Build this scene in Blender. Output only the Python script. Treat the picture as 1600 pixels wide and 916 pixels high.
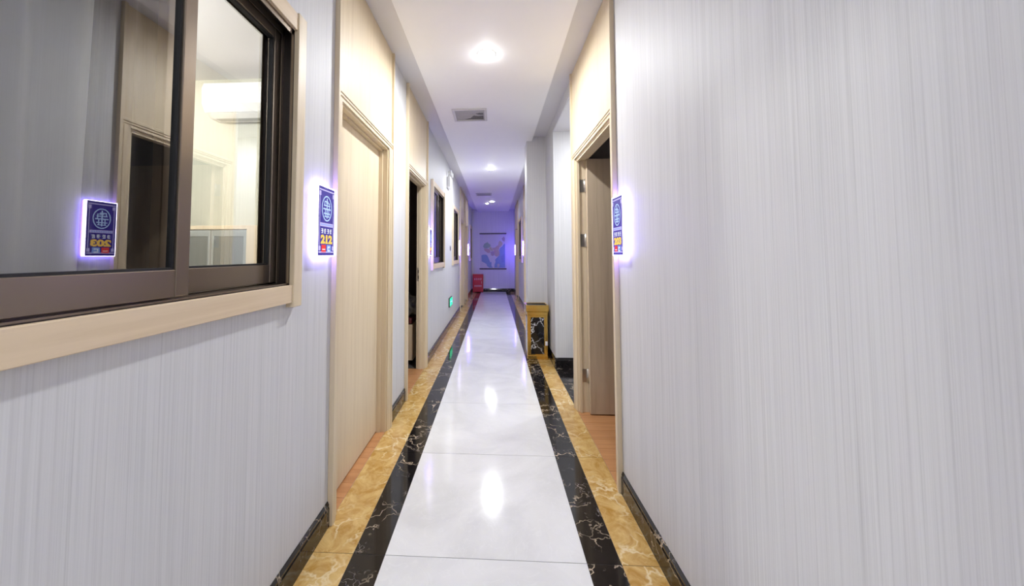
import bpy, bmesh, math, random
from mathutils import Vector, Matrix
random.seed(7)
for o in list(bpy.data.objects): bpy.data.objects.remove(o, do_unlink=True)
sc = bpy.context.scene
COL = sc.collection
R = math.radians

# ------------------------------------------------------------------ camera
CAM_H = 1.264
F_PX, PX, PY, YAW, PITCH, ROLL = 573.3725, 741.9463, 370.8422, 0.0538, 0.0476, -0.0019
cd = bpy.data.cameras.new('camera'); cam = bpy.data.objects.new('camera', cd); COL.objects.link(cam)
fw = Vector((-math.sin(YAW)*math.cos(PITCH), math.cos(YAW)*math.cos(PITCH), math.sin(PITCH)))
r0 = Vector((math.cos(YAW), math.sin(YAW), 0)); u0 = r0.cross(fw)
rt = math.cos(ROLL)*r0 + math.sin(ROLL)*u0; up = -math.sin(ROLL)*r0 + math.cos(ROLL)*u0
M3 = Matrix((rt, up, -fw)).transposed()
cam.matrix_world = Matrix.Translation((0, 0, CAM_H)) @ M3.to_4x4()
cd.sensor_fit = 'HORIZONTAL'; cd.sensor_width = 36
cd.lens = F_PX/1600*36
cd.shift_x = (800-PX)/1600; cd.shift_y = (PY-458)/1600
cd.clip_start = 0.02; cd.clip_end = 60
sc.camera = cam

# ------------------------------------------------------------------ world, exposure
w = bpy.data.worlds.new('world'); sc.world = w; w.use_nodes = True
w.node_tree.nodes['Background'].inputs[0].default_value = (0.8, 0.85, 1, 1)
w.node_tree.nodes['Background'].inputs[1].default_value = 0.05
vs = sc.view_settings
vs.view_transform = 'Standard'; vs.look = 'None'; vs.exposure = 0.33; vs.gamma = 1.0; vs.use_curve_mapping = False
LAMP_W = 27.0          # each corridor downlight
ROOM_W = 88.0          # ceiling lamp of the bright room behind the first window
SIGN_E = 46.0          # edge glow of the nearer number signs
SIGN_MID, SIGN_FAR = 190.0, 400.0   # the farther signs burn brighter
LAMP_C = (0.945, 0.972, 1.0)
VIOLET = (0.115, 0.055, 1.0)

# ------------------------------------------------------------------ dimensions
XL, XR = -0.7875, 0.676
XWL, XBL, XYL, XWR, XBR, XYR = -0.4672, -0.6036, -0.7755, 0.3721, 0.5118, 0.664
ZC, ZP = 2.8156, 2.7556
PLX0, PLX1 = -0.5984, 0.4972
Y0, TL = 1.5856, 0.8
YS, YE = Y0-5*TL, 12.6
WT = 0.085              # wall thickness
ALC0, ALC1, PIL0, PIL1, PILX = 3.2, 4.21, 4.80, 5.1, 0.425
ZALC = 2.68

# ------------------------------------------------------------------ materials
def new_mat(name):
    m = bpy.data.materials.new(name); m.use_nodes = True
    nt = m.node_tree; b = nt.nodes['Principled BSDF']
    return m, nt, b
def N(nt, t, **kw):
    n = nt.nodes.new(t)
    for k, v in kw.items():
        if k.startswith('i_'): n.inputs[k[2:].replace('_', ' ')].default_value = v
        else: setattr(n, k, v)
    return n
def ramp(nt, fac, stops):
    r = nt.nodes.new('ShaderNodeValToRGB'); e = r.color_ramp.elements
    while len(e) < len(stops): e.new(0.5)
    for i, (p, c) in enumerate(stops):
        e[i].position = p; e[i].color = (*c, 1) if len(c) == 3 else c
    nt.links.new(fac, r.inputs[0]); return r.outputs[0]
def mixc(nt, fac, a, b, mode='MIX'):
    m = nt.nodes.new('ShaderNodeMix'); m.data_type = 'RGBA'; m.blend_type = mode
    for s, v in ((0, fac), (6, a), (7, b)):
        if hasattr(v, 'is_linked'): nt.links.new(v, m.inputs[s])
        else: m.inputs[s].default_value = v if s == 0 else ((*v, 1) if len(v) == 3 else v)
    return m.outputs[2]
def math_(nt, op, a, b=0.0):
    m = nt.nodes.new('ShaderNodeMath'); m.operation = op
    for i, v in enumerate((a, b)):
        if hasattr(v, 'is_linked'): nt.links.new(v, m.inputs[i])
        else: m.inputs[i].default_value = v
    return m.outputs[0]
def position(nt, jitter=0.0, scale=(1, 1, 1)):
    g = nt.nodes.new('ShaderNodeNewGeometry'); out = g.outputs['Position']
    if jitter:
        oi = nt.nodes.new('ShaderNodeObjectInfo')
        v = nt.nodes.new('ShaderNodeVectorMath'); v.operation = 'MULTIPLY_ADD'
        cb = nt.nodes.new('ShaderNodeCombineXYZ')
        for i in range(3): nt.links.new(oi.outputs['Random'], cb.inputs[i])
        nt.links.new(cb.outputs[0], v.inputs[0]); v.inputs[1].default_value = (jitter,)*3
        nt.links.new(out, v.inputs[2]); out = v.outputs[0]
    mp = nt.nodes.new('ShaderNodeMapping'); mp.inputs['Scale'].default_value = scale
    nt.links.new(out, mp.inputs[0]); return mp.outputs[0]
def noise(nt, vec, scale, detail=4, rough=0.55, dist=0.0):
    n = N(nt, 'ShaderNodeTexNoise'); n.inputs['Scale'].default_value = scale
    n.inputs['Detail'].default_value = detail; n.inputs['Roughness'].default_value = rough; n.inputs['Distortion'].default_value = dist
    nt.links.new(vec, n.inputs['Vector']); return n
def plain(name, col, rough=0.5, metal=0.0, spec=0.5, emit=None, strength=0.0, var=0.0):
    m, nt, b = new_mat(name)
    b.inputs['Base Color'].default_value = (*col, 1); b.inputs['Roughness'].default_value = rough
    b.inputs['Metallic'].default_value = metal; b.inputs['Specular IOR Level'].default_value = spec
    if emit: b.inputs['Emission Color'].default_value = (*emit, 1); b.inputs['Emission Strength'].default_value = strength
    if var:
        n = noise(nt, position(nt), 9.0)
        c = mixc(nt, n.outputs[0], tuple(x*(1-var) for x in col), tuple(min(1, x*(1+var)) for x in col))
        nt.links.new(c, b.inputs['Base Color'])
    return m

def mat_wallpaper(name, col, amp=1.0):
    m, nt, b = new_mat(name)
    g = nt.nodes.new('ShaderNodeNewGeometry'); sx = nt.nodes.new('ShaderNodeSeparateXYZ'); nt.links.new(g.outputs['Position'], sx.inputs[0])
    s = math_(nt, 'ADD', sx.outputs[0], sx.outputs[1])
    def layer(fs, fz, sc_):
        cb = nt.nodes.new('ShaderNodeCombineXYZ')
        nt.links.new(math_(nt, 'MULTIPLY', s, fs), cb.inputs[0]); nt.links.new(math_(nt, 'MULTIPLY', sx.outputs[2], fz), cb.inputs[1])
        n = noise(nt, cb.outputs[0], sc_, 3, 0.6); return n.outputs[0]
    a = layer(150, 0.8, 1.0); c = layer(420, 1.6, 1.0); d = layer(9, 0.4, 1.0)
    v = math_(nt, 'ADD', math_(nt, 'MULTIPLY', a, 0.45), math_(nt, 'ADD', math_(nt, 'MULTIPLY', c, 0.40), math_(nt, 'MULTIPLY', d, 0.15)))
    lo = tuple(x*(1-0.18*amp) for x in col); hi = tuple(min(1, x*(1+0.08*amp)) for x in col)
    col_ = ramp(nt, v, [(0.34, lo), (0.5, col), (0.66, hi)])
    # faint hue drift between cool and warm threads
    col2 = mixc(nt, 0.35, col_, mixc(nt, layer(30, 0.4, 1.0), (0.90, 0.94, 0.96), (0.95, 0.91, 0.94)), 'MULTIPLY')
    nt.links.new(col2, b.inputs['Base Color'])
    b.inputs['Roughness'].default_value = 0.55; b.inputs['Specular IOR Level'].default_value = 0.25
    bp = nt.nodes.new('ShaderNodeBump'); bp.inputs['Strength'].default_value = 0.12; bp.inputs['Distance'].default_value = 0.004
    nt.links.new(c, bp.inputs['Height']); nt.links.new(bp.outputs[0], b.inputs['Normal'])
    return m

def mat_wood(name, base, dark, scale=(38, 38, 1.6), rough=0.5):
    m, nt, b = new_mat(name)
    n = noise(nt, position(nt, 3.0, scale), 1.0, 5, 0.6, 0.4)
    n2 = noise(nt, position(nt, 3.0, tuple(x*0.2 for x in scale)), 1.0, 2)
    c = ramp(nt, n.outputs[0], [(0.3, dark), (0.5, base), (0.72, tuple(min(1, x*1.07) for x in base))])
    c = mixc(nt, 0.25, c, mixc(nt, n2.outputs[0], dark, base))
    nt.links.new(c, b.inputs['Base Color']); b.inputs['Roughness'].default_value = rough
    return m

def mat_white_tile():
    m, nt, b = new_mat('white polished tile')
    v = position(nt, 6.0)
    n = noise(nt, v, 2.2, 6, 0.6, 1.2); n2 = noise(nt, v, 7.0, 4, 0.5, 2.0)
    c = ramp(nt, n.outputs[0], [(0.32, (0.70, 0.70, 0.695)), (0.55, (0.78, 0.78, 0.775)), (0.75, (0.82, 0.82, 0.82))])
    vein = ramp(nt, math_(nt, 'ABSOLUTE', math_(nt, 'SUBTRACT', n2.outputs[0], 0.5)), [(0.0, (1, 1, 1)), (0.02, (0, 0, 0))])
    c = mixc(nt, math_(nt, 'MULTIPLY', vein, 0.3), c, (0.86, 0.86, 0.86))
    nt.links.new(c, b.inputs['Base Color']); b.inputs['Roughness'].default_value = 0.11; b.inputs['Specular IOR Level'].default_value = 0.36
    b.inputs['IOR'].default_value = 1.5
    return m
def mat_marble(name, base, base2, veins, scale, width, mask0, rough=0.08, mottle=9.0):
    m, nt, b = new_mat(name)
    v = position(nt, 9.0)
    d = noise(nt, v, 5.0, 4, 0.6)
    sub = nt.nodes.new('ShaderNodeVectorMath'); sub.operation = 'MULTIPLY_ADD'
    nt.links.new(d.outputs['Color'], sub.inputs[0]); sub.inputs[1].default_value = (0.35,)*3; nt.links.new(v, sub.inputs[2])
    def vor(sc_, wd, thr):
        vo = nt.nodes.new('ShaderNodeTexVoronoi'); vo.feature = 'DISTANCE_TO_EDGE'; vo.inputs['Scale'].default_value = sc_
        nt.links.new(sub.outputs[0], vo.inputs['Vector'])
        line = ramp(nt, vo.outputs['Distance'], [(0.0, (1, 1, 1)), (wd, (0, 0, 0))])
        mk = ramp(nt, noise(nt, v, sc_*0.55, 3).outputs[0], [(thr, (0, 0, 0)), (thr+0.12, (1, 1, 1))])
        return math_(nt, 'MULTIPLY', line, mk)
    f1 = vor(scale, width, mask0); f2 = vor(scale*2.3, width*1.1, mask0+0.06)
    c = mixc(nt, ramp(nt, noise(nt, v, mottle, 6, 0.65, 1.2).outputs[0], [(0.36, (0, 0, 0)), (0.66, (1, 1, 1))]), base, base2)
    c = mixc(nt, f1, c, veins[0]); c = mixc(nt, f2, c, veins[1])
    nt.links.new(c, b.inputs['Base Color']); b.inputs['Roughness'].default_value = rough
    return m
def mat_glass(name, tint=(0.92, 0.95, 0.95), add=0.1):
    m = bpy.data.materials.new(name); m.use_nodes = True; nt = m.node_tree
    nt.nodes.remove(nt.nodes['Principled BSDF']); out = nt.nodes['Material Output']
    t = nt.nodes.new('ShaderNodeBsdfTransparent'); t.inputs[0].default_value = (*tint, 1)
    g = nt.nodes.new('ShaderNodeBsdfGlossy'); g.inputs['Roughness'].default_value = 0.0
    fr = nt.nodes.new('ShaderNodeFresnel'); fr.inputs[0].default_value = 1.5
    f = math_(nt, 'ADD', fr.outputs[0], add)
    mx = nt.nodes.new('ShaderNodeMixShader'); nt.links.new(f, mx.inputs[0]); nt.links.new(t.outputs[0], mx.inputs[1]); nt.links.new(g.outputs[0], mx.inputs[2])
    nt.links.new(mx.outputs[0], out.inputs[0]); return m
def mat_emit(name, col, s):
    m = bpy.data.materials.new(name); m.use_nodes = True; nt = m.node_tree
    nt.nodes.remove(nt.nodes['Principled BSDF'])
    e = nt.nodes.new('ShaderNodeEmission'); e.inputs[0].default_value = (*col, 1); e.inputs[1].default_value = s
    nt.links.new(e.outputs[0], nt.nodes['Material Output'].inputs[0]); return m

WALLP = mat_wallpaper('pale grey streaked wallpaper', (0.71, 0.71, 0.72))
ROOMP = mat_wallpaper('cream room wallpaper', (0.58, 0.58, 0.48), 0.5)
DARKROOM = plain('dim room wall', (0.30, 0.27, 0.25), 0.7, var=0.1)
CEIL = plain('shade-toned white ceiling paint', (0.76, 0.75, 0.77), 0.55, var=0.01); PANELW = plain('glow-toned white panel paint', (0.91, 0.905, 0.91), 0.5, var=0.01)  # strips darker, panel lighter: recess shade and lamp glow put into the colours
WOOD = mat_wood('pale maple veneer', (0.76, 0.64, 0.46), (0.68, 0.55, 0.37))
WOODH = mat_wood('pale maple board along the window', (0.80, 0.64, 0.45), (0.72, 0.56, 0.37), (38, 1.6, 38))
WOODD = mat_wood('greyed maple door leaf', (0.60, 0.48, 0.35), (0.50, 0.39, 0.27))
PLANK = mat_wood('orange oak plank', (0.55, 0.27, 0.115), (0.40, 0.17, 0.06), (1.6, 30, 30), 0.3)
WTILE = mat_white_tile()
BLACKM = mat_marble('black gold-veined marble', (0.006, 0.006, 0.007), (0.018, 0.014, 0.014), ((0.62, 0.50, 0.36), (0.42, 0.36, 0.33)), 8.0, 0.035, 0.50)
YELLOWM = mat_marble('yellow marble', (0.45, 0.245, 0.05), (0.70, 0.48, 0.19), ((0.78, 0.64, 0.38), (0.66, 0.46, 0.18)), 6.0, 0.06, 0.42)
GROUT = plain('grey grout', (0.10, 0.095, 0.09), 0.8)
ALU = plain('bronze anodised aluminium', (0.25, 0.20, 0.155), 0.30, 0.8)
ALUD = plain('dark bronze track', (0.035, 0.028, 0.026), 0.32, 0.6)
GASKET = plain('black rubber gasket', (0.012, 0.012, 0.014), 0.5)
STEEL = plain('brushed steel', (0.62, 0.60, 0.57), 0.28, 1.0)
GLASS = mat_glass('window glass', (0.92, 0.94, 0.94), 0.24)
WHITEP = plain('white plastic', (0.86, 0.86, 0.85), 0.35)
GOLD = plain('polished brass', (0.80, 0.52, 0.13), 0.16, 1.0, var=0.08)
BINM = mat_marble('black white-veined marble', (0.006, 0.006, 0.008), (0.012, 0.012, 0.014), ((0.80, 0.80, 0.82), (0.10, 0.10, 0.11)), 3.2, 0.018, 0.44)

# ------------------------------------------------------------------ mesh helpers
def link(name, me, mat=None, parent=None):
    o = bpy.data.objects.new(name, me); COL.objects.link(o)
    if mat and not me.materials: me.materials.append(mat)
    if parent: o.parent = parent
    return o
def tag(o, label, cat, group=None, kind=None):
    o['label'] = label; o['category'] = cat
    if group: o['group'] = group
    if kind: o['kind'] = kind
    return o
def empty(name, loc=(0, 0, 0), rz=0.0):
    o = bpy.data.objects.new(name, None); COL.objects.link(o); o.location = loc; o.rotation_euler = (0, 0, rz); o.empty_display_size = 0.1
    return o
def add_box(bm, x0, x1, y0, y1, z0, z1, bevel=0.0):
    r = bmesh.ops.create_cube(bm, size=1.0)
    for v in r['verts']:
        v.co = Vector(((x0+x1)/2+v.co.x*(x1-x0), (y0+y1)/2+v.co.y*(y1-y0), (z0+z1)/2+v.co.z*(z1-z0)))
    if bevel:
        es = list({e for v in r['verts'] for e in v.link_edges})
        bmesh.ops.bevel(bm, geom=es, offset=bevel, segments=2, affect='EDGES', profile=0.5)
def fin(name, bm, mat, parent=None, smooth=False):
    me = bpy.data.meshes.new(name); bm.normal_update(); bm.to_mesh(me); bm.free()
    if smooth: me.polygons.foreach_set('use_smooth', [True]*len(me.polygons))
    return link(name, me, mat, parent)
def box(name, x0, x1, y0, y1, z0, z1, mat, parent=None, bevel=0.0):
    bm = bmesh.new(); add_box(bm, x0, x1, y0, y1, z0, z1, bevel); return fin(name, bm, mat, parent)
def boxes(name, lst, mat, parent=None, bevel=0.0):
    bm = bmesh.new()
    for b in lst: add_box(bm, *b, bevel)
    return fin(name, bm, mat, parent)
def prism(name, prof, axis, a0, a1, mat, parent=None, smooth=False):
    """closed 2D profile extruded along axis 'x','y' or 'z' (profile coordinates are the other two in order)"""
    bm = bmesh.new(); A = []; B = []
    for p, q in prof:
        for lst, a in ((A, a0), (B, a1)):
            co = {'x': (a, p, q), 'y': (p, a, q), 'z': (p, q, a)}[axis]; lst.append(bm.verts.new(co))
    n = len(prof); bm.faces.new(A); bm.faces.new(B[::-1])
    for i in range(n): bm.faces.new((A[i], B[i], B[(i+1) % n], A[(i+1) % n]))
    bmesh.ops.recalc_face_normals(bm, faces=bm.faces)
    return fin(name, bm, mat, parent, smooth)
def lathe(name, prof, mat, parent=None, seg=32, loc=(0, 0, 0), smooth=True):
    bm = bmesh.new(); rings = []
    for r, z in prof:
        rings.append([bm.verts.new((loc[0]+r*math.cos(2*math.pi*i/seg), loc[1]+r*math.sin(2*math.pi*i/seg), loc[2]+z)) for i in range(seg)] if r > 1e-6 else [bm.verts.new((loc[0], loc[1], loc[2]+z))])
    for a, b in zip(rings, rings[1:]):
        for i in range(seg):
            j = (i+1) % seg
            if len(a) == 1 and len(b) == 1: continue
            if len(a) == 1: bm.faces.new((a[0], b[i], b[j]))
            elif len(b) == 1: bm.faces.new((a[i], a[j], b[0]))
            else: bm.faces.new((a[i], a[j], b[j], b[i]))
    bmesh.ops.recalc_face_normals(bm, faces=bm.faces)
    return fin(name, bm, mat, parent, smooth)
def cyl(bm, p0, p1, r, seg=12):
    p0 = Vector(p0); p1 = Vector(p1); d = p1-p0
    m = Matrix.Translation((p0+p1)/2) @ d.to_track_quat('Z', 'Y').to_matrix().to_4x4()
    bmesh.ops.create_cone(bm, cap_ends=True, segments=seg, radius1=r, radius2=r, depth=d.length, matrix=m)
def poly_plate(name, pts, y0, y1, mat, parent):
    """flat plate with an outline given in local x,z, thickness along local y"""
    return prism(name, pts, 'y', y0, y1, mat, parent)
def wall_mesh(name, axis, c0, c1, a0, a1, z0, z1, holes, mat):
    """slab with rectangular openings: axis 'x' = plane of constant x (c0..c1), running along y"""
    av = sorted({a0, a1, *[h[0] for h in holes], *[h[1] for h in holes]}); zv = sorted({z0, z1, *[h[2] for h in holes], *[h[3] for h in holes]})
    av = [a for a in av if a0 <= a <= a1]; zv = [z for z in zv if z0 <= z <= z1]
    solid = {}
    for i in range(len(av)-1):
        for j in range(len(zv)-1):
            ca, cz = (av[i]+av[i+1])/2, (zv[j]+zv[j+1])/2
            solid[i, j] = not any(h[0] < ca < h[1] and h[2] < cz < h[3] for h in holes)
    bm = bmesh.new(); cache = {}
    def V(c, a, z):
        k = (c, a, z)
        if k not in cache: cache[k] = bm.verts.new((c, a, z) if axis == 'x' else (a, c, z))
        return cache[k]
    for (i, j), s in solid.items():
        if not s: continue
        A, B, C, D = av[i], av[i+1], zv[j], zv[j+1]
        for c in (c0, c1): bm.faces.new((V(c, A, C), V(c, B, C), V(c, B, D), V(c, A, D)))
        for di, dj, (p, q) in ((-1, 0, ((A, C), (A, D))), (1, 0, ((B, C), (B, D))), (0, -1, ((A, C), (B, C))), (0, 1, ((A, D), (B, D)))):
            if not solid.get((i+di, j+dj), False):
                bm.faces.new((V(c0, *p), V(c0, *q), V(c1, *q), V(c1, *p)))
    bmesh.ops.recalc_face_normals(bm, faces=bm.faces)
    return fin(name, bm, mat)
def on_wall(name, side, y):
    """empty on a corridor wall; local x reads left to right, local -y points into the corridor"""
    return empty(name, (XL if side == 'L' else XR, y, 0), R(90) if side == 'L' else R(-90))

# ------------------------------------------------------------------ openings (corridor y ranges)
DOORS_L = [(1.735, 2.735), (3.20, 4.185), (8.28, 9.28), (9.62, 10.50)]
DOORS_R = [(2.045, 3.14), (7.35, 8.30), (10.45, 11.60)]
WINS_L = [(0.36, 1.412), (4.50, 5.60), (6.74, 7.80), (11.50, 12.35)]
WINS_R = [(8.95, 10.05)]
OP_H = 2.055
def door_hole(d): return (d[0]+0.075, d[1]-0.075, 0.0, OP_H+0.012)
def win_hole(w_): return (w_[0]+0.05, w_[1]-0.05, 1.12, 2.16)

# ------------------------------------------------------------------ shell
fl = box('floor', XL-0.02, XR+0.02, YS, YE, -0.06, -0.0015, GROUT)
tag(fl, 'polished corridor floor of white tiles with black and yellow marble borders', 'floor', kind='structure')
wl = wall_mesh('wall_left', 'x', XL, XL-WT, YS, YE, 0, 2.9, [door_hole(d) for d in DOORS_L]+[win_hole(w_) for w_ in WINS_L], WALLP)
tag(wl, 'long left corridor wall in pale grey streaked wallpaper', 'wall', kind='structure')
wr = wall_mesh('wall_right', 'x', XR, XR+WT, YS, ALC0, 0, 2.9, [door_hole(DOORS_R[0])], WALLP)
tag(wr, 'large bare right wall in pale grey wallpaper close to the camera', 'wall', kind='structure')
wrf = wall_mesh('wall_right_far', 'x', XR, XR+WT, PIL1-0.1, YE, 0, 2.9, [door_hole(d) for d in DOORS_R[1:]]+[win_hole(w_) for w_ in WINS_R], WALLP)
tag(wrf, 'far stretch of the right wall beyond the pillar', 'wall', kind='structure')
bm = bmesh.new()
add_box(bm, XR, 2.6, ALC1, PIL0+0.2, 0, 2.9)              # block behind the alcove, its left face is the corridor wall by the bin
o = fin('wall_alcove', bm, WALLP); tag(o, 'pale wallpapered back wall of the side alcove behind the gold bin', 'wall', kind='structure')
o = box('pillar', PILX, XR+WT, PIL0, PIL1, 0, 2.9, WALLP, bevel=0.006); tag(o, 'wallpapered pillar jutting into the corridor behind the gold bin', 'pillar', kind='structure')
o = wall_mesh('wall_end', 'y', YE, YE+WT, XL-WT, XR+WT, 0, 2.9, [], WALLP); tag(o, 'far end wall of the corridor glowing violet', 'wall', kind='structure')
o = wall_mesh('wall_back', 'y', YS, YS-WT, XL-WT, XR+WT, 0, 2.9, [], WALLP); tag(o, 'closing wall added behind the camera to keep light from leaking', 'wall', kind='structure')  # corridor runs on here; unseen wall added only to stop light leaking
o = box('beam', XR, XR+0.012, ALC0, ALC1, ZALC, 2.9, WALLP); tag(o, 'lintel above the side alcove opening on the right', 'beam', kind='structure')
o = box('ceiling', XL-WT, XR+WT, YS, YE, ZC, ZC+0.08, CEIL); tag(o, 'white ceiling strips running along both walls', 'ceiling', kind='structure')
o = box('ceiling_panel', PLX0, PLX1, YS, YE, ZP, ZC, PANELW, bevel=0.003); tag(o, 'long lowered white ceiling panel holding the lamps', 'ceiling', kind='structure')
# alcove
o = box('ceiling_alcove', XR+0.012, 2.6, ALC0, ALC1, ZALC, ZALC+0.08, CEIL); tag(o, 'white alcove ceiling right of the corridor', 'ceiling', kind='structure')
o = boxes('wall_alcove_side', [(XR+WT, 2.6, ALC0-0.06, ALC0, 0, 2.9), (2.6, 2.7, ALC0-0.06, ALC1, 0, 2.9)], WALLP); tag(o, 'side walls of the alcove hidden behind the open door', 'wall', kind='structure')
af = box('floor_alcove', XYR+0.002, 2.6, ALC0, ALC1, -0.06, -0.0015, GROUT); tag(af, 'black marble floor of the side alcove', 'floor', kind='structure')
for i in range(3):
    for j in range(2):
        box('black_tile', XYR+0.003+i*0.64, XYR+0.001+(i+1)*0.64, ALC0+j*0.505+0.001, ALC0+(j+1)*0.505-0.001, -0.012, 0, BLACKM, af)

# floor tiles, one object each
strips = [('white_tile', XWL, XWR, WTILE), ('black_border_tile', XBL, XWL, BLACKM), ('black_border_tile', XWR, XBR, BLACKM),
          ('yellow_border_tile', XYL-0.012, XBL, YELLOWM), ('yellow_border_tile', XBR, XYR, YELLOWM)]
GAP = 0.0014
for nm, x0, x1, mt in strips:
    full = None
    k = -5
    while Y0+k*TL < YE-0.01:
        a, b_ = Y0+k*TL+GAP, min(Y0+(k+1)*TL, YE)-GAP
        if b_-a > TL-0.01 and full:
            o = bpy.data.objects.new(nm, full); COL.objects.link(o); o.parent = fl; o.location = ((x0+x1)/2, a, 0)
        else:
            o = box(nm, -(x1-x0)/2+GAP*0.6, (x1-x0)/2-GAP*0.6, 0, b_-a, -0.012, 0, mt, fl); o.location = ((x0+x1)/2, a, 0)
            if b_-a > TL-0.01: full = o.data
        k += 1

# baseboards
def baseboard(name, side, y0, y1, label):
    h, t = 0.112, 0.0115
    prof = [(0, 0), (-t, 0), (-t, h-0.03), (-t*0.75, h-0.022), (-t*0.8, h-0.014), (-t*0.45, h-0.004), (-t*0.3, h), (0, h)]
    e = None
    s = -1 if side == 'L' else 1
    X = XL if side == 'L' else XR
    o = prism(name, [(X+s*p, z+0.0) for p, z in prof], 'y', y0, y1, BLACKM)
    return tag(o, label, 'baseboard', 'black marble baseboards', 'structure')
baseboard('baseboard_left', 'L', YS, 1.733, 'black marble baseboard under the big sliding window')
baseboard('baseboard_left', 'L', 2.737, 3.198, 'short black baseboard between the closed door and the ajar doorway on the left')
baseboard('baseboard_left', 'L', 4.187, 8.278, 'long black baseboard below the green exit sign')
baseboard('baseboard_left', 'L', 9.282, 9.618, 'tiny black baseboard between the two farthest left doors')
baseboard('baseboard_left', 'L', 10.502, YE, 'far left black baseboard beside the red box')
baseboard('baseboard_right', 'R', YS, 2.043, 'black marble baseboard along the bare right wall near the camera')
baseboard('baseboard_right', 'R', 3.142, ALC0, 'stub of black baseboard beside the right doorway casing')
baseboard('baseboard_right', 'R', ALC1-0.0115, PIL0, 'short black baseboard right beside the gold bin')
baseboard('baseboard_right', 'R', PIL1, 7.348, 'black baseboard hidden behind the pillar')
baseboard('baseboard_right', 'R', 8.302, 10.448, 'black baseboard under the far right window')
baseboard('baseboard_right', 'R', 11.602, YE, 'last black baseboard on the right before the end wall')
for nm, x0, x1, y, lab in (('baseboard_end', XL+0.012, XR-0.012, YE, 'black baseboard below the wall map'), ('baseboard_alcove', XR, 2.6, ALC1, 'black veined baseboard on the alcove back wall'), ('baseboard_pillar', PILX, XR-0.012, PIL0, 'black baseboard on the pillar behind the bin')):
    o = prism(nm, [(y, 0), (y-0.0115, 0), (y-0.0115, 0.082), (y-0.009, 0.092), (y-0.005, 0.108), (y-0.003, 0.112), (y, 0.112)], 'x', x0, x1, BLACKM); tag(o, lab, 'baseboard', 'black marble baseboards', 'structure')

# ------------------------------------------------------------------ rooms behind the walls
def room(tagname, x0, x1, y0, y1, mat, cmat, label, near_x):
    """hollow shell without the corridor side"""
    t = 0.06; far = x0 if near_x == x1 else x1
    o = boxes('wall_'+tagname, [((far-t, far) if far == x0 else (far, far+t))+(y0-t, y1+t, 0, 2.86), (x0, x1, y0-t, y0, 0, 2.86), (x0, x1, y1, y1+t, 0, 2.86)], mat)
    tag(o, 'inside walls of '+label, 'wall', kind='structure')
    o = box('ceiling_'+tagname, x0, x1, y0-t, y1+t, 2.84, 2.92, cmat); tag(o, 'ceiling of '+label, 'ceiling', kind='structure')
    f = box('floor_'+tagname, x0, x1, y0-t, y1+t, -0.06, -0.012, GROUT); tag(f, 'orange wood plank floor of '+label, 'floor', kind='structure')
    return f
IN = XL-WT; INR = XR+WT
fA = room('lit_room', -3.6, IN, YS, 3.10, ROOMP, CEIL, 'the brightly lit room behind the sliding window', IN)
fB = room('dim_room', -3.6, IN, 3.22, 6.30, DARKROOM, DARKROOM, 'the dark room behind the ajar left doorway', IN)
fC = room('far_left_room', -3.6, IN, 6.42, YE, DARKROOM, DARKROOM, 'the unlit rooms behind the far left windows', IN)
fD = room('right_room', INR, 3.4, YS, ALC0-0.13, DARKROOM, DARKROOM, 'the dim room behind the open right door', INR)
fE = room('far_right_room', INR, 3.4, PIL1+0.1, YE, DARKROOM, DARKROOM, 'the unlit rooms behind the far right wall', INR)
# planks run into the rooms through the doorways
def planks(f, x0, x1, y0, y1, wd=0.125):
    k = 0; y = y0; me = None
    while y < y1-0.02:
        b_ = min(y+wd, y1)
        if me and b_-y > wd-1e-4:
            o = bpy.data.objects.new('plank', me); COL.objects.link(o); o.parent = f
        else:
            o = box('plank', 0, x1-x0, 0.0011, b_-y-0.0011, -0.012, -0.0005, PLANK, f, 0.0008)
            if b_-y > wd-1e-4: me = o.data
        o.location = (x0, y, 0); y += wd
planks(fA, -2.4, XYL-0.013, 1.81, 2.66); planks(fB, -2.4, XYL-0.013, 3.275, 4.11); planks(fD, XYR+0.001, 2.4, 2.12, 3.065)

# ------------------------------------------------------------------ doors
def casing_side(x0, x1, inner, z1, name, parent):
    """vertical stepped casing; inner = +1 when the opening lies at larger x"""
    wd = x1-x0
    def X(t): return x0+t*wd if inner > 0 else x1-t*wd
    pr = [(0, 0), (0, -0.012), (0.12, -0.022), (0.38, -0.022), (0.46, -0.017), (0.62, -0.017), (0.70, -0.011), (1, -0.011), (1, 0)]
    return prism(name, [(X(t), y) for t, y in pr], 'z', 0, z1, WOOD, parent)
def casing_head(x0, x1, z0, z1, parent):
    hd = z1-z0
    pr = [(0, 0), (0, -0.012), (0.12, -0.022), (0.38, -0.022), (0.46, -0.017), (0.62, -0.017), (0.70, -0.011), (1, -0.011), (1, 0)]
    return prism('casing', [(y, z1-t*hd) for t, y in pr], 'x', x0, x1, WOOD, parent)
def hinge(x, y, z, parent):
    h = boxes('hinge', [(x-0.002, x+0.036, y-0.0015, y+0.0015, z-0.05, z+0.05)], STEEL, parent)
    bm = bmesh.new(); cyl(bm, (x, y-0.006, z-0.05), (x, y-0.006, z+0.05), 0.006); fin('hinge_pin', bm, STEEL, h, True)
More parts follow.
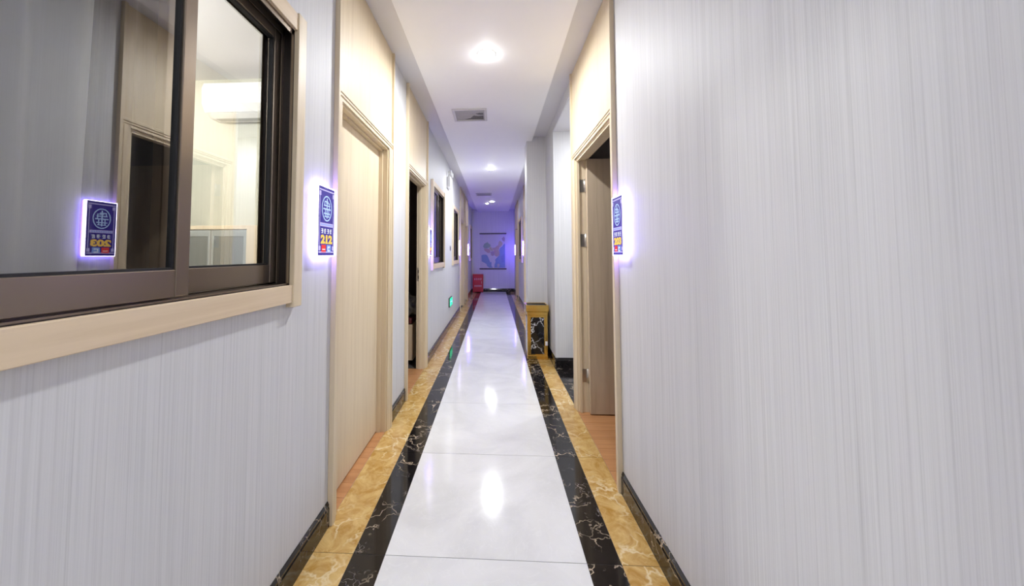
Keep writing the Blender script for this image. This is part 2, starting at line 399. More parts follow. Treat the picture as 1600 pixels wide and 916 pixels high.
def door(n, side, d, label, state):
    W = d[1]-d[0]
    e = on_wall('door_%d' % n, side, d[0] if side == 'L' else d[1])
    tag(e, label, 'door', kind='structure')
    B, C = 0.022, 0.055
    ox0, ox1 = B+C, W-B-C
    for a, b_ in ((0, B), (W-B, W)): box('edge_batten', a, b_, -0.026, 0.0, 0, ZC-0.002, WOOD, e, 0.002)
    box('transom_panel', B, W-B, -0.010, 0.0, OP_H+C, ZC-0.002, WOOD, e)
    casing_side(B, ox0, 1, OP_H, 'casing', e); casing_side(ox1, W-B, -1, OP_H, 'casing', e); casing_head(B, W-B, OP_H, OP_H+C, e)
    # lining with a stop
    L0, L1 = 0.0, WT+0.004
    for a, b_ in ((ox0-0.012, ox0+0.012), (ox1-0.012, ox1+0.012)): box('jamb_lining', a, b_, L0, L1, 0, OP_H+0.012, WOOD, e)
    box('head_lining', ox0, ox1, L0, L1, OP_H-0.012, OP_H+0.012, WOOD, e)
    s0, s1 = (0.004, 0.022) if state == 'open_far_right' else (0.035, 0.062)
    boxes('door_stop', [(ox0+0.012, ox0+0.024, s0, s1, 0, OP_H-0.012), (ox1-0.024, ox1-0.012, s0, s1, 0, OP_H-0.012), (ox0+0.012, ox1-0.012, s0, s1, OP_H-0.024, OP_H-0.012)], WOOD, e)
    if state == 'closed':
        lf = box('door_leaf', ox0+0.014, ox1-0.014, 0.062, 0.102, 0.008, OP_H-0.014, WOOD, e, 0.002)
        bx = ox0+0.07
        boxes('latch', [(bx-0.02, bx+0.035, 0.054, 0.062, 1.075, 1.10), (bx+0.02, bx+0.035, 0.045, 0.055, 1.078, 1.097)], STEEL, lf, 0.002)
    elif state == 'open_far_left':      # leaf swung into the room, away from view on the near side
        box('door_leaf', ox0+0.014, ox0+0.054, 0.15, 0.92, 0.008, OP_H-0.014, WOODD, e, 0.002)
        s = boxes('strike_plate', [(ox1-0.0135, ox1-0.012, 0.040, 0.084, 0.97, 1.12)], STEEL, e)
        boxes('strike_hole', [(ox1-0.0142, ox1-0.0134, 0.052, 0.072, 1.06, 1.095), (ox1-0.0142, ox1-0.0134, 0.052, 0.072, 0.995, 1.03)], GASKET, s)
    elif state == 'open_far_right':     # hinged on the far jamb (small local x), swung square into the room
        y0 = WT-0.012
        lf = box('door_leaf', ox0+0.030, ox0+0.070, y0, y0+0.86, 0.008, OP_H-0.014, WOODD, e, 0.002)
        for z in (0.29, 1.38, 1.83):
            h = box('hinge', ox0+0.0115, ox0+0.0145, y0-0.046, y0-0.004, z-0.052, z+0.052, STEEL, e)
            bm = bmesh.new(); cyl(bm, (ox0+0.023, y0-0.004, z-0.054), (ox0+0.023, y0-0.004, z+0.054), 0.009); fin('hinge_pin', bm, STEEL, h, True)
    return e
door(1, 'L', DOORS_L[0], 'closed pale maple door beside the glowing 212 sign', 'closed')
door(2, 'L', DOORS_L[1], 'doorway standing open on a dark room, second door on the left', 'open_far_left')
door(3, 'L', DOORS_L[2], 'small third door on the left, just past the second far window', 'closed')
door(4, 'L', DOORS_L[3], 'farthest door on the left wall, near the red box', 'closed')
door(5, 'R', DOORS_R[0], 'right doorway with its maple door swung open, three steel hinges showing', 'open_far_right')
door(6, 'R', DOORS_R[1], 'far right door just past the pillar edge', 'closed')
door(7, 'R', DOORS_R[2], 'farthest door on the right wall next to the end wall', 'closed')

# ------------------------------------------------------------------ windows
def window(n, side, w_, label):
    W = w_[1]-w_[0]; T = 0.058
    Z0, Z1 = 1.085, 2.205
    e = on_wall('window_%d' % n, side, w_[0] if side == 'L' else w_[1]); tag(e, label, 'window', kind='structure')
    for a, b_ in ((0, T), (W-T, W)): box('trim_board', a, b_, -0.030, 0, Z0-0.018, Z1+0.006, WOOD, e, 0.002)
    box('trim_board', T, W-T, -0.025, 0.0, Z0, Z0+0.066, WOODH, e, 0.002); box('trim_board', T, W-T, -0.025, 0.0, Z1-0.066, Z1, WOODH, e, 0.002)
    a0, a1, b0, b1 = T-0.004, W-T+0.004, Z0+0.062, Z1-0.062       # aluminium outer frame
    D0, D1 = -0.012, 0.105
    fr = boxes('outer_frame', [(a0, a0+0.010, D0, D1, b0, b1), (a1-0.010, a1, D0, D1, b0, b1), (a0, a1, D0, D1, b0-0.02, b0+0.007), (a0, a1, D0, D1, b1-0.004, b1+0.02)], ALUD, e)
    ribs = []
    for yy in (-0.012, 0.026, 0.068, 0.102):
        ribs += [(a0+0.010, a0+0.024, yy, yy+0.003, b0, b1), (a1-0.024, a1-0.010, yy, yy+0.003, b0, b1), (a0+0.01, a1-0.01, yy, yy+0.003, b0+0.007, b0+0.0112), (a0+0.01, a1-0.01, yy, yy+0.003, b1-0.028, b1-0.004)]
    boxes('track_rib', ribs, ALU, fr)
    mid = W/2 + (0.008 if side == 'L' else -0.008)
    def sash(x0, x1, y0, front):
        s = empty('sash'); s.parent = e
        y1 = y0+0.028; SW = 0.039; zb, zt = b0+0.0155, b1-0.012
        box('stile', x0, x0+SW, y0, y1, zb, zt, ALU, s, 0.002); box('stile', x1-SW, x1, y0, y1, zb, zt, ALU, s, 0.002)
        box('rail', x0+SW, x1-SW, y0+0.001, y1-0.001, zb, zb+0.066, ALU, s, 0.0015); box('rail', x0+SW, x1-SW, y0+0.001, y1-0.001, zt-0.045, zt, ALU, s, 0.0015)
        gx0, gx1, gz0, gz1 = x0+SW, x1-SW, zb+0.066, zt-0.045
        g = 0.006
        boxes('gasket', [(gx0, gx0+g, y0+0.006, y1-0.006, gz0, gz1), (gx1-g, gx1, y0+0.006, y1-0.006, gz0, gz1), (gx0+g, gx1-g, y0+0.006, y1-0.006, gz0, gz0+g), (gx0+g, gx1-g, y0+0.006, y1-0.006, gz1-g, gz1)], GASKET, s)
        yg = (y0+y1)/2
        bm = bmesh.new(); vs_ = [bm.verts.new(c) for c in ((gx0+0.003, yg, gz0+0.003), (gx1-0.003, yg, gz0+0.003), (gx1-0.003, yg, gz1-0.003), (gx0+0.003, yg, gz1-0.003))]; bm.faces.new(vs_)
        fin('glass_pane', bm, GLASS, s)
        return s
    near = (a0+0.012, mid+0.006); far = (mid-0.034, a1-0.012)
    sash(*near, -0.008, True); sash(*far, 0.036, False)
    return e
window(1, 'L', WINS_L[0], 'large bronze sliding window with maple trim in the left foreground')
window(2, 'L', WINS_L[1], 'dark window with maple trim just past the open left doorway')
window(3, 'L', WINS_L[2], 'narrow-looking dark window beyond the emergency lamp on the left')
window(4, 'L', WINS_L[3], 'dim farthest left window above the red box')
window(5, 'R', WINS_R[0], 'dark window on the far right wall between two violet signs')

# ------------------------------------------------------------------ ceiling lamps and vents
LENS = mat_emit('lamp lens', (1, 0.99, 0.97), 45.0)
def downlight(x, y, z, r, watts, label, group='round ceiling lamps'):
    e = empty('ceiling_lamp', (x, y, z)); tag(e, label, 'ceiling lamp', group)
    lathe('trim_ring', [(r*1.2, -0.0005), (r*1.2, -0.002), (r*1.12, -0.003), (r*1.0, -0.003), (r*0.98, -0.0005)], WHITEP, e)
    lathe('lens', [(r*1.04, -0.0032), (r*0.98, -0.009), (r*0.72, -0.014), (r*0.4, -0.017), (0, -0.018)], LENS, e)
    ld = bpy.data.lights.new('lamp_light', 'AREA'); ld.shape = 'DISK'; ld.size = r*2; ld.energy = watts*1.0; ld.color = LAMP_C
    l = bpy.data.objects.new('lamp_light', ld); COL.objects.link(l); l.parent = e; l.location = (0, 0, -0.022)
    ld = bpy.data.lights.new('lamp_glow', 'POINT'); ld.shadow_soft_size = r*0.8; ld.energy = watts*0.022; ld.color = LAMP_C
    l = bpy.data.objects.new('lamp_glow', ld); COL.objects.link(l); l.parent = e; l.location = (0, 0, -0.05)
    return e
downlight(-0.055, -1.0, ZP, 0.06, LAMP_W*0.8, 'ceiling lamp behind the camera')
downlight(-0.055, 2.667, ZP, 0.06, LAMP_W, 'brightest round ceiling lamp, nearest the camera')
downlight(-0.059, 6.326, ZP, 0.06, LAMP_W, 'round ceiling lamp between the two air vents')
downlight(-0.064, 10.25, ZP, 0.06, LAMP_W*0.07, 'round ceiling lamp past the second air vent')
downlight(-0.215, 10.63, ZP, 0.035, 1.0, 'smallest round ceiling lamp, just left of the farthest one')
downlight(1.35, 3.70, ZALC, 0.06, 13, 'ceiling lamp inside the side alcove')

VENTF = plain('grey vent frame', (0.60, 0.59, 0.62), 0.5); VENTB = plain('dusty grey vent filter', (0.46, 0.45, 0.50), 0.8, var=0.06); VENTD = plain('dark vent opening', (0.05, 0.045, 0.07), 0.9)
def vent(x0, x1, y0, y1, label, torn):
    e = empty('air_vent', ((x0+x1)/2, (y0+y1)/2, ZP)); tag(e, label, 'air vent', 'ceiling air vents')
    hx, hy, t = (x1-x0)/2, (y1-y0)/2, 0.028
    for b_ in ((-hx, hx, -hy, -hy+t), (-hx, hx, hy-t, hy), (-hx, -hx+t, -hy+t, hy-t), (hx-t, hx, -hy+t, hy-t)): box('frame', *b_, -0.012, -0.0005, VENTF, e, 0.002)
    box('filter', -hx+t, hx-t, -hy+t, hy-t, -0.0025, -0.0008, VENTB, e)
    if torn:
        for pts in ([(-0.07, hy-t-.012), (0.0, 0.09), (0.04, 0.01), (0.08, 0.035), (hx-t-.012, 0.03), (hx-t-.012, hy-t-.012)], [(0.06, -0.035), (0.10, -0.055), (hx-t-.012, -0.05), (hx-t-.012, 0.0), (0.10, -0.005)]):
            prism('torn_hole', pts, 'z', -0.0034, -0.0026, VENTD, e)
    n = 8
    for i in range(n):
        y = -hy+t+(i+0.5)*(2*hy-2*t)/n
        prism('slat', [(y-0.0012, -0.0070), (y+0.0004, -0.0074), (y+0.0016, -0.0044), (y, -0.0040)], 'x', -hx+t, hx-t, VENTF, e)
    return e
vent(-0.435, -0.075, 3.675, 4.005, 'grey louvred ceiling vent with a torn dark patch, nearest the camera', True)
vent(-0.45, -0.07, 8.80, 9.18, 'distant grey ceiling vent in front of the farthest lamps', False)

# ------------------------------------------------------------------ number signs
EDGE = mat_emit('sign edge light', (0.80, 0.74, 1.0), 7.0)
GLOW = mat_emit('violet led strip', VIOLET, SIGN_E); GLOWM = mat_emit('bright violet led strip', VIOLET, SIGN_MID); GLOWF = mat_emit('brightest violet led strip', VIOLET, SIGN_FAR)
FACE = plain('indigo sign print', (0.02, 0.012, 0.12), 0.25, emit=(0.04, 0.02, 0.42), strength=0.45)
LILAC = mat_emit('lilac sign print', (0.62, 0.55, 1.0), 0.9)
PALEB = mat_emit('pale blue sign print', (0.50, 0.66, 1.0), 0.95)
GOLDP = mat_emit('golden numerals print', (1.0, 0.62, 0.12), 1.0)
REDP = mat_emit('red sign print', (1.0, 0.08, 0.08), 0.8)
BLUEP = mat_emit('blue sign print', (0.30, 0.45, 1.0), 0.8)
WHITEE = mat_emit('white sign print', (0.9, 0.92, 1.0), 1.0)
def text_mesh(body, h, wd):
    cu = bpy.data.curves.new('numerals', 'FONT'); cu.body = body; cu.align_x = 'CENTER'; cu.size = 1.0; cu.offset = 0.06; cu.extrude = 0.0
    o = bpy.data.objects.new('numerals', cu); COL.objects.link(o)
    dg = bpy.context.evaluated_depsgraph_get(); me = bpy.data.meshes.new_from_object(o.evaluated_get(dg))
    bpy.data.objects.remove(o, do_unlink=True)
    xs = [v.co.x for v in me.vertices]; ys = [v.co.y for v in me.vertices]
    sx = wd/(max(xs)-min(xs)); sy = h/(max(ys)-min(ys)); cx = (max(xs)+min(xs))/2; cy = min(ys)
    for v in me.vertices: v.co = Vector(((v.co.x-cx)*sx, 0, (v.co.y-cy)*sy))
    return me
def ring_pts(rx, rz, n=40): return [(rx*math.cos(2*math.pi*i/n), rz*math.sin(2*math.pi*i/n)) for i in range(n)]
def ring(name, cx, cz, rx, rz, t, y, mat, parent):
    bm = bmesh.new(); a = [bm.verts.new((cx+p, y, cz+q)) for p, q in ring_pts(rx, rz)]; b_ = [bm.verts.new((cx+p, y, cz+q)) for p, q in ring_pts(rx-t, rz-t)]
    for i in range(len(a)): j = (i+1) % len(a); bm.faces.new((a[i], a[j], b_[j], b_[i]))
    return fin(name, bm, mat, parent)
def flat(name, rects, y, mat, parent):
    bm = bmesh.new()
    for x0, x1, z0, z1 in rects: bm.faces.new([bm.verts.new(c) for c in ((x0, y, z0), (x1, y, z0), (x1, y, z1), (x0, y, z1))])
    o = fin(name, bm, mat, parent)
    if len(rects) > 1: o['kind'] = 'stuff'
    return o
def sign(side, yc, num, label):
    """backlit acrylic plate 0.165 x 0.315 m, standing off the wall"""
    e = on_wall('number_sign', side, yc); e.location.z = 1.415
    tag(e, label, 'sign', 'violet glowing number signs')
    hw, hh = 0.0825, 0.157; T0, T1 = -0.030, -0.012
    boxes('light_box', [(-hw+.006, hw-.006, T1, -0.0005, -hh+.006, hh-.006)], GLOW if num else (GLOWF if yc > 9 else GLOWM), e)
    boxes('clear_edge', [(-hw, -hw+.004, T0, T1, -hh, hh), (hw-.004, hw, T0, T1, -hh, hh), (-hw+.004, hw-.004, T0, T1, -hh, -hh+.004), (-hw+.004, hw-.004, T0, T1, hh-.004, hh)], EDGE, e)
    pl = box('plate', -hw+.004, hw-.004, T0, T1, -hh+.004, hh-.004, FACE, e)
    y = T0-0.0006; y2 = T0-0.0010
    a, b_ = hw-0.010, hh-0.016
    flat('border_line', [(-a, a, b_-.006, b_), (-a, a, -b_, -b_+.006), (-a+.004, -a+.008, -b_+.02, b_-.02), (a-.008, a-.004, -b_+.02, b_-.02),
                         (-a, -a+.016, b_-.030, b_-.010), (a-.016, a, b_-.030, b_-.010), (-a, -a+.016, -b_+.010, -b_+.030), (a-.016, a, -b_+.010, -b_+.030)], y, LILAC, pl)
    cz = 0.058; rx, rz = 0.049, 0.058
    ring('logo_ring', 0, cz, rx, rz, 0.006, y, PALEB, pl)
    flat('logo_mark', [(-.030, .030, cz+.010, cz+.016), (-.036, .036, cz-.006, cz+.001), (-.030, .030, cz-.026, cz-.020), (-.004, .004, cz-.044, cz+.046), (-.026, -.020, cz+.014, cz+.034), (-.026, .012, cz+.028, cz+.034),
                       (.020, .026, cz-.002, cz+.026), (-.010, .026, cz+.022, cz+.027), (.014, .020, cz-.036, cz-.004), (-.020, -.014, cz-.036, cz-.004), (-.024, .024, cz-.039, cz-.034)], y2, PALEB, pl)
    flat('caption_band', [(-.062, .062, -.024, -.008)], y, LILAC, pl)
    flat('caption_marks', [(-.055+i*.0125, -.047+i*.0125, -.020, -.012) for i in range(9)], y2, BLUEP, pl)
    g = []
    for i in range(4):
        cx = -.042+i*.028
        g += [(cx-.009, cx+.009, -.037, -.0345), (cx-.010, cx+.010, -.0445, -.042), (cx-.008, cx+.008, -.054, -.0515), (cx-.0015, cx+.0015, -.055, -.033)]
        if i % 2: g += [(cx-.009, cx-.006, -.055, -.036)]
        else: g += [(cx+.005, cx+.008, -.050, -.036)]
    flat('lettering', g, y, WHITEE, pl)
    if num:
        me = text_mesh(num, 0.040, 0.112); o = link('numerals', me, GOLDP, pl); o.location = (0, y2, -0.101)
        if num == '212': flat('numeral_serif', [(-.012, .012, -.101, -.094)], y2-0.0001, GOLDP, pl); poly_plate('numeral_flag', [(-.011, -.072), (-.003, -.0615), (-.001, -.074)], y2-0.0002, y2, GOLDP, pl)
    else:
        flat('numerals', [(-.052+i*.037, -.022+i*.037, -.101, -.063) for i in range(3)], y2, GOLDP, pl)
    flat('red_badge', [(-.047, -.005, -.140, -.106)], y, REDP, pl); flat('blue_badge', [(.003, .045, -.140, -.106)], y, BLUEP, pl)
    flat('badge_marks', [(.012, .036, -.118, -.113), (.012, .018, -.128, -.113), (.012, .036, -.135, -.130), (-.040, -.012, -.128, -.124)], y2, WHITEE, pl)
    return e
sign('L', 1.615, '212', 'glowing indigo number sign reading 212 between window and closed door')
sign('R', 1.965, '203', 'glowing indigo number sign reading 203 on the bare right wall')
sign('L', 4.33, None, 'glowing sign seen edge-on beside the open left doorway')
sign('L', 8.02, None, 'bright violet sign strip before the third left door')
sign('L', 10.85, None, 'farthest violet sign strip on the left wall')
sign('R', 8.62, None, 'violet sign strip on the right wall nearest the pillar')
sign('R', 11.95, None, 'farthest violet sign strip on the right wall by the map')

# ------------------------------------------------------------------ small wall fixtures
e = on_wall('emergency_light', 'L', 6.12); tag(e, 'white twin-head emergency lamp high on the left wall', 'emergency light')
box('body', -0.14, 0.14, -0.06, 0, 2.38, 2.56, WHITEP, e, 0.008)
for s in (-1, 1):
    bm = bmesh.new(); cyl(bm, (s*0.09, -0.03, 2.56), (s*0.09, -0.03, 2.60), 0.008); a = fin('neck', bm, WHITEP, e)
    bm = bmesh.new()
    m = Matrix.Translation((s*0.10, -0.05, 2.625)) @ Matrix.Rotation(R(90), 4, 'X')
    bmesh.ops.create_cone(bm, cap_ends=True, segments=20, radius1=0.028, radius2=0.045, depth=0.06, matrix=m); h = fin('lamp_head', bm, WHITEP, e, False)
boxes('indicator', [(-0.03, -0.01, -0.0615, -0.06, 2.40, 2.41), (0.01, 0.03, -0.0615, -0.06, 2.40, 2.41)], plain('indicator green', (0.1, 0.6, 0.2), 0.4), e)

EXG = mat_emit('exit sign green', (0.01, 0.85, 0.36), 1.6); EXW = mat_emit('exit sign pale pictogram', (0.35, 1.0, 0.75), 1.8)
e = on_wall('exit_sign', 'L', 6.44); tag(e, 'small glowing green exit sign low on the left wall', 'exit sign')
box('frame', -0.18, 0.18, -0.022, 0, 0.365, 0.525, plain('grey sign frame', (0.10, 0.10, 0.10), 0.4), e, 0.003)
p = box('panel', -0.165, 0.165, -0.0245, -0.021, 0.38, 0.51, EXG, e)
bm = bmesh.new()
flat('arrow', [(0.03, 0.10, 0.435, 0.455)], -0.0252, EXW, p)
prism('arrow_head', [(0.10, 0.415), (0.145, 0.445), (0.10, 0.475)], 'y', -0.0256, -0.0247, EXW, p)
bm.free()
ring('figure_head', -0.075, 0.49, 0.012, 0.012, 0.0115, -0.0254, EXW, p)
for pts in ([(-0.10, 0.47), (-0.07, 0.478), (-0.075, 0.43), (-0.095, 0.43)], [(-0.075, 0.435), (-0.05, 0.41), (-0.055, 0.39), (-0.065, 0.39), (-0.062, 0.407), (-0.088, 0.432)], [(-0.095, 0.435), (-0.105, 0.41), (-0.14, 0.405), (-0.14, 0.395), (-0.098, 0.398), (-0.083, 0.43)], [(-0.07, 0.475), (-0.045, 0.455), (-0.03, 0.46), (-0.032, 0.452), (-0.047, 0.445), (-0.075, 0.462)], [(-0.10, 0.468), (-0.125, 0.455), (-0.125, 0.435), (-0.117, 0.435), (-0.116, 0.45), (-0.095, 0.46)]):
    prism('running_figure', pts, 'y', -0.0256, -0.0247, EXW, p)

e = on_wall('light_switch', 'L', 6.47); tag(e, 'small grey switch plate on the left wall above the exit sign', 'switch')
box('plate', -0.043, 0.043, -0.009, 0, 1.335, 1.421, plain('grey switch plate', (0.30, 0.29, 0.31), 0.4), e, 0.003)
box('rocker', -0.025, 0.025, -0.0125, -0.009, 1.353, 1.403, plain('dark switch rocker', (0.16, 0.155, 0.17), 0.35), e, 0.002)

# ------------------------------------------------------------------ map on the end wall
PAPER = plain('map paper', (0.60, 0.58, 0.66), 0.45)
def pl_mat(n, c): return plain(n, tuple(0.45*x+0.17 for x in c), 0.45)
e = empty('wall_map', (-0.058, YE, 1.383)); tag(e, 'large map hanging on the violet end wall', 'map')
hw, hh = 0.46, 0.60
sh = box('sheet', -hw+0.02, hw-0.02, -0.014, -0.010, -hh, hh, PAPER, e)
for z, nm in ((hh, 'top_rod'), (-hh, 'bottom_rod')):
    bm = bmesh.new(); cyl(bm, (-hw, -0.016, z), (hw, -0.016, z), 0.016, 14); fin(nm, bm, plain('dark map rod', (0.03, 0.02, 0.03), 0.4), e, True)
# patches of the printed map, coordinates in a 0..1 frame of the sheet (x right, y down)
def patch(nm, pts, mat, lift):
    poly_plate(nm, [(-hw+0.02+u*(2*hw-0.04), hh-v*2*hh) for u, v in pts], -0.0140-lift, -0.0139, mat, sh)
SEA = pl_mat('map sea blue', (0.12, 0.35, 0.85)); SEA2 = pl_mat('map sea deep', (0.08, 0.25, 0.75)); GRN = pl_mat('map green', (0.30, 0.55, 0.42)); PNK = pl_mat('map pink', (0.70, 0.36, 0.42)); YEL = pl_mat('map yellow', (0.75, 0.62, 0.36)); ORG = pl_mat('map orange', (0.70, 0.46, 0.36)); MAU = pl_mat('map mauve', (0.50, 0.33, 0.50)); LND = pl_mat('map foreign land', (0.68, 0.62, 0.72))
patch('sea_patch', [(0.05, 0.62), (0.10, 0.60), (0.22, 0.595), (0.28, 0.62), (0.32, 0.68), (0.36, 0.76), (0.40, 0.82), (0.44, 0.80), (0.44, 0.92), (0.50, 0.97), (0.36, 0.97), (0.28, 0.93), (0.24, 0.86), (0.06, 0.79)], SEA, 0.0004)
patch('sea_patch', [(0.97, 0.28), (0.97, 0.97), (0.55, 0.97), (0.56, 0.88), (0.60, 0.80), (0.58, 0.74), (0.66, 0.68), (0.74, 0.62), (0.76, 0.54), (0.74, 0.46), (0.79, 0.40), (0.86, 0.36), (0.92, 0.30)], SEA, 0.0004)
patch('sea_patch', [(0.80, 0.66), (0.95, 0.56), (0.95, 0.80), (0.84, 0.82)], SEA2, 0.0008)
patch('land_patch', [(0.66, 0.88), (0.72, 0.85), (0.76, 0.88), (0.74, 0.95), (0.67, 0.96)], LND, 0.0008)
patch('land_patch', [(0.84, 0.14), (0.93, 0.08), (0.97, 0.14), (0.95, 0.24), (0.88, 0.20)], MAU, 0.0004)
patch('green_region', [(0.12, 0.36), (0.16, 0.29), (0.24, 0.26), (0.29, 0.24), (0.33, 0.28), (0.40, 0.31), (0.41, 0.36), (0.34, 0.40), (0.28, 0.42), (0.20, 0.42), (0.14, 0.40)], GRN, 0.0004)
patch('pink_region', [(0.15, 0.42), (0.28, 0.43), (0.36, 0.44), (0.40, 0.50), (0.38, 0.55), (0.30, 0.55), (0.22, 0.51), (0.17, 0.48)], PNK, 0.0004)
patch('yellow_region', [(0.34, 0.41), (0.42, 0.37), (0.46, 0.42), (0.52, 0.46), (0.50, 0.50), (0.41, 0.49), (0.37, 0.44)], YEL, 0.0006)
patch('orange_region', [(0.46, 0.41), (0.58, 0.40), (0.64, 0.35), (0.72, 0.33), (0.76, 0.38), (0.74, 0.45), (0.66, 0.46), (0.54, 0.47)], ORG, 0.0004)
patch('mauve_region', [(0.40, 0.52), (0.50, 0.50), (0.56, 0.52), (0.56, 0.60), (0.50, 0.64), (0.43, 0.62)], MAU, 0.0005)
patch('tan_region', [(0.56, 0.47), (0.72, 0.46), (0.76, 0.54), (0.74, 0.62), (0.66, 0.66), (0.57, 0.63), (0.55, 0.54)], ORG, 0.0003)
patch('northeast_region', [(0.70, 0.33), (0.72, 0.25), (0.76, 0.20), (0.82, 0.22), (0.88, 0.27), (0.86, 0.33), (0.80, 0.38), (0.76, 0.38)], YEL, 0.0005)
patch('pink_coast', [(0.52, 0.48), (0.60, 0.47), (0.62, 0.53), (0.56, 0.55)], PNK, 0.0009)

# ------------------------------------------------------------------ red fire box
RED = plain('red enamel', (0.50, 0.02, 0.035), 0.35); REDL = plain('red enamel door', (0.56, 0.03, 0.045), 0.3); WLET = plain('white lettering', (0.85, 0.82, 0.84), 0.5)
e = empty('fire_extinguisher_box', (-0.565, 12.42, 0)); tag(e, 'red metal fire extinguisher box on the floor in the far left corner', 'fire box')
box('body', -0.175, 0.175, -0.10, 0.12, 0.02, 0.60, RED, e, 0.006)
box('lid', -0.178, 0.178, -0.105, 0.122, 0.585, 0.61, REDL, e, 0.004)
dr = box('front_door', -0.160, 0.160, -0.108, -0.10, 0.05, 0.57, REDL, e, 0.003)
g = []
for row, n in ((0.45, 4), (0.22, 5)):
    for i in range(n):
        cx = -0.10+0.20*i/(n-1); 
        g += [(cx-.017, cx+.017, row+.018, row+.024), (cx-.019, cx+.019, row-.002, row+.004), (cx-.017, cx+.017, row-.024, row-.018), (cx-.003, cx+.003, row-.026, row+.028), (cx+.010, cx+.015, row-.02, row+.02)]
flat('lettering', g, -0.1086, WLET, dr)
box('handle', 0.12, 0.132, -0.122, -0.108, 0.30, 0.38, STEEL, dr, 0.003)
for sx in (-1, 1): box('foot', sx*0.14-0.02, sx*0.14+0.02, -0.09, 0.11, 0, 0.02, RED, e)

# ------------------------------------------------------------------ gold bin
e = empty('litter_bin', (0.515, 4.655, 0)); tag(e, 'gold litter bin with black marble panels standing before the pillar', 'litter bin')
hw = 0.122
bd = box('body', -hw+0.006, hw-0.006, -hw+0.006, hw-0.006, 0.012, 0.56, GOLD, e, 0.004)
for a, b_ in (((-hw, -hw+0.034), (-hw, -hw+0.034)), ((hw-0.034, hw), (-hw, -hw+0.034)), ((-hw, -hw+0.034), (hw-0.034, hw)), ((hw-0.034, hw), (hw-0.034, hw))): box('corner_post', *a, *b_, 0.0, 0.565, GOLD, e, 0.003)
box('base_rail', -hw-0.002, hw+0.002, -hw-0.002, hw+0.002, 0.0, 0.045, GOLD, e, 0.004)
box('panel', -hw+0.042, hw-0.042, -hw-0.001, -hw+0.010, 0.060, 0.50, BINM, e, 0.002)
for s in (-1, 1): box('panel', *sorted((s*(hw+0.001), s*(hw-0.010))), -hw+0.042, hw-0.042, 0.060, 0.50, BINM, e, 0.002)
box('collar', -hw-0.004, hw+0.004, -hw-0.004, hw+0.004, 0.525, 0.565, GOLD, e, 0.004)
tr = box('ash_tray', -hw-0.014, hw+0.014, -hw-0.014, hw+0.014, 0.568, 0.635, GOLD, e, 0.006)
boxes('tray_rim', [(-hw-.014, hw+.014, -hw-.014, -hw+.002, .635, .648), (-hw-.014, hw+.014, hw-.002, hw+.014, .635, .648), (-hw-.014, -hw+.002, -hw+.002, hw-.002, .635, .648), (hw-.002, hw+.014, -hw+.002, hw-.002, .635, .648)], GOLD, tr, 0.002)
box('ash_sand', -hw+0.004, hw-0.004, -hw+0.004, hw-0.004, 0.634, 0.640, plain('dark ash', (0.04, 0.035, 0.03), 0.9, var=0.3), tr)
box('sticker', hw-0.030, hw-0.002, -hw-0.0015, -hw-0.0004, 0.165, 0.215, plain('white sticker', (0.85, 0.85, 0.85), 0.5), e)

# ------------------------------------------------------------------ the lit room behind the first window
e = empty('air_conditioner', (-2.04, 3.10, 2.445)); tag(e, 'white wall air conditioner seen through the right window pane', 'air conditioner')
prism('body', [(0, 0), (-0.10, 0.0), (-0.17, 0.03), (-0.205, 0.09), (-0.21, 0.22), (-0.19, 0.27), (0, 0.285)], 'x', -0.41, 0.41, WHITEP, e)
box('air_outlet', -0.36, 0.36, -0.13, -0.045, -0.004, 0.006, plain('grey air outlet', (0.45, 0.46, 0.45), 0.5), e)
prism('louvre', [(-0.12, -0.006), (-0.165, 0.022), (-0.168, 0.018), (-0.122, -0.010)], 'x', -0.36, 0.36, WHITEP, e)
e = empty('side_cabinet', (-2.17, 2.90, 0)); tag(e, 'wood framed cabinet with grey glass doors low in the bright room', 'cabinet')
box('back_panel', -0.40, 0.37, 0.17, 0.19, 0.0, 1.493, WOODD, e)
for a, b_ in ((-0.40, -0.30), (0.27, 0.37)): box('side_panel', a, b_, -0.19, 0.17, 0.0, 1.493, WOOD, e, 0.002)
box('top_panel', -0.30, 0.27, -0.19, 0.17, 1.463, 1.493, WOOD, e, 0.002); box('bottom_panel', -0.30, 0.27, -0.19, 0.17, 0.05, 0.09, WOOD, e)
GREYG = plain('smoked grey cabinet glass', (0.16, 0.175, 0.165), 0.18); GREYF = plain('silver door frame', (0.42, 0.45, 0.45), 0.35, 0.5)
for a, b_ in ((-0.298, -0.017), (-0.013, 0.268)):
    d_ = box('glass_door', a+0.02, b_-0.02, -0.182, -0.176, 0.115, 1.41, GREYG, e)
    boxes('door_frame', [(a, a+0.022, -0.186, -0.172, 0.095, 1.458), (b_-0.022, b_, -0.186, -0.172, 0.095, 1.458), (a+.022, b_-.022, -0.186, -0.172, 1.41, 1.458), (a+.022, b_-.022, -0.186, -0.172, 0.095, 0.115)], GREYF, d_)
# grey curtain behind the nearer sash
bm = bmesh.new(); n = 120; cols = []
for i in range(n+1):
    t = i/n; y = -0.45+t*1.27; x = -0.965+0.016*math.sin(t*80)+0.008*math.sin(t*31+1)
    cols.append([bm.verts.new((x*1.0+0.004*math.sin(k+i*0.3), y, z)) for k, z in enumerate((0.25, 0.9, 1.5, 2.1, 2.70))])
for a, b_ in zip(cols, cols[1:]):
    for k in range(4): bm.faces.new((a[k], b_[k], b_[k+1], a[k+1]))
CURT = plain('grey sheer curtain', (0.62, 0.63, 0.63), 0.8, var=0.05)
e = empty('curtain', (0, 0, 0)); tag(e, 'grey curtain drawn behind the nearer pane of the big window', 'curtain')
fin('cloth', bm, CURT, e, True)
bm = bmesh.new(); cyl(bm, (-0.965, -0.55, 2.72), (-0.965, 1.20, 2.72), 0.012); fin('curtain_rail', bm, STEEL, e, True)
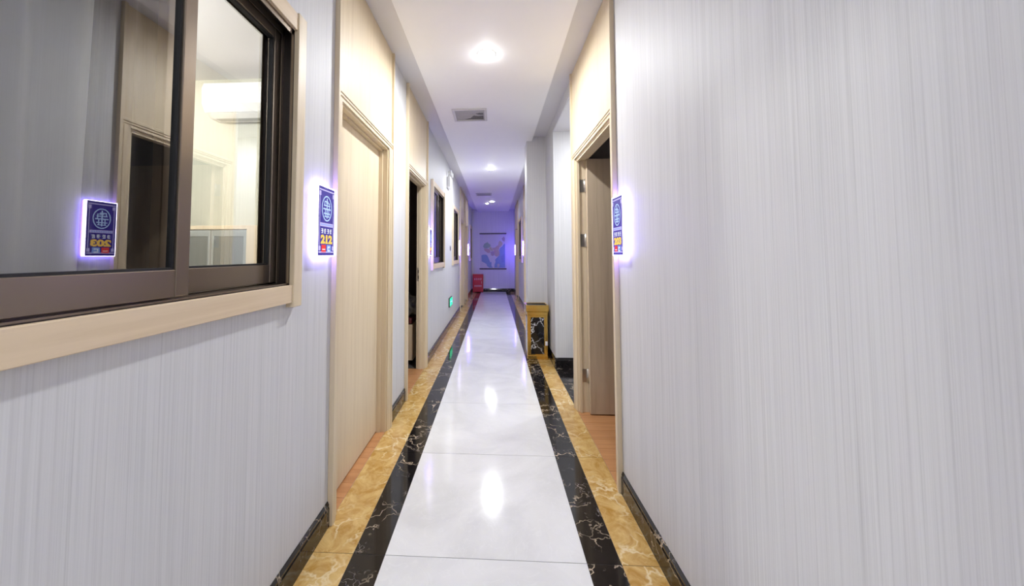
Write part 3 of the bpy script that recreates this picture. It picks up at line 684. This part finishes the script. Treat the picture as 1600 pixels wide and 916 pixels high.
bm = bmesh.new(); cols = []
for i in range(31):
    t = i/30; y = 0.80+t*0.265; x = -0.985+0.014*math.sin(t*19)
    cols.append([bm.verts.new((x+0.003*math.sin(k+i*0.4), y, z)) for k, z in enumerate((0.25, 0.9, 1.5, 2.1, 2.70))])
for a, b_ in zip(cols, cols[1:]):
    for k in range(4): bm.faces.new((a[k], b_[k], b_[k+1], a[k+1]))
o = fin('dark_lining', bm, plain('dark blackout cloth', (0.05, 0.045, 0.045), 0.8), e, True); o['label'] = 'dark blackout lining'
# ceiling lamp of that room
e = empty('pendant_lamp', (-2.5, 1.5, 2.84)); tag(e, 'white globe pendant lamp of the bright room, out of view', 'pendant lamp')
lathe('canopy', [(0, 0), (0.05, 0), (0.05, -0.02), (0.008, -0.03), (0.008, -0.22), (0.03, -0.225), (0.03, -0.25)], WHITEP, e)
lathe('globe', [(0.0, -0.44), (0.04, -0.434), (0.075, -0.41), (0.097, -0.37), (0.10, -0.34), (0.09, -0.295), (0.06, -0.26), (0.03, -0.25)], mat_emit('room lamp globe', (1, 0.98, 0.93), ROOM_W/(3.1416*4*3.1416*0.0095)), e)

# ------------------------------------------------------------------ bed in the dim room behind the second door
e = empty('massage_bed', (-1.55, 5.1, 0)); tag(e, 'low wooden bed with dark red mattress glimpsed through the left doorway', 'bed')
box('front_board', -0.60, 0.60, -0.86, -0.83, 0.05, 0.455, WOOD, e, 0.003); boxes('frame', [(-0.60, -0.57, -0.83, 0.86, 0.05, 0.455), (0.57, 0.60, -0.83, 0.86, 0.05, 0.455), (-0.57, 0.57, 0.83, 0.86, 0.05, 0.455)], WOOD, e)
box('plinth', -0.57, 0.57, -0.82, 0.82, 0.0, 0.05, ALUD, e); box('mattress', -0.59, 0.59, -0.85, 0.85, 0.456, 0.53, plain('dark red leather', (0.10, 0.012, 0.015), 0.4), e, 0.02)
bm = bmesh.new(); bmesh.ops.create_icosphere(bm, subdivisions=4, radius=1.0)
for v in bm.verts:
    p = v.co.copy(); k = 1+0.16*math.sin(7*p.x+2*p.y)*math.cos(6*p.z+3*p.y)+0.08*math.sin(15*p.y+9*p.x)
    v.co = Vector((p.x*0.20*k, p.y*0.20*k, max(p.z*0.16*k, -0.10)))
o = fin('crumpled_towel', bm, plain('grey towel', (0.30, 0.30, 0.29), 0.9, var=0.15), None, True); o.location = (-1.14, 4.52, 0.63); tag(o, 'crumpled grey towel lying on the dark red bed', 'towel')
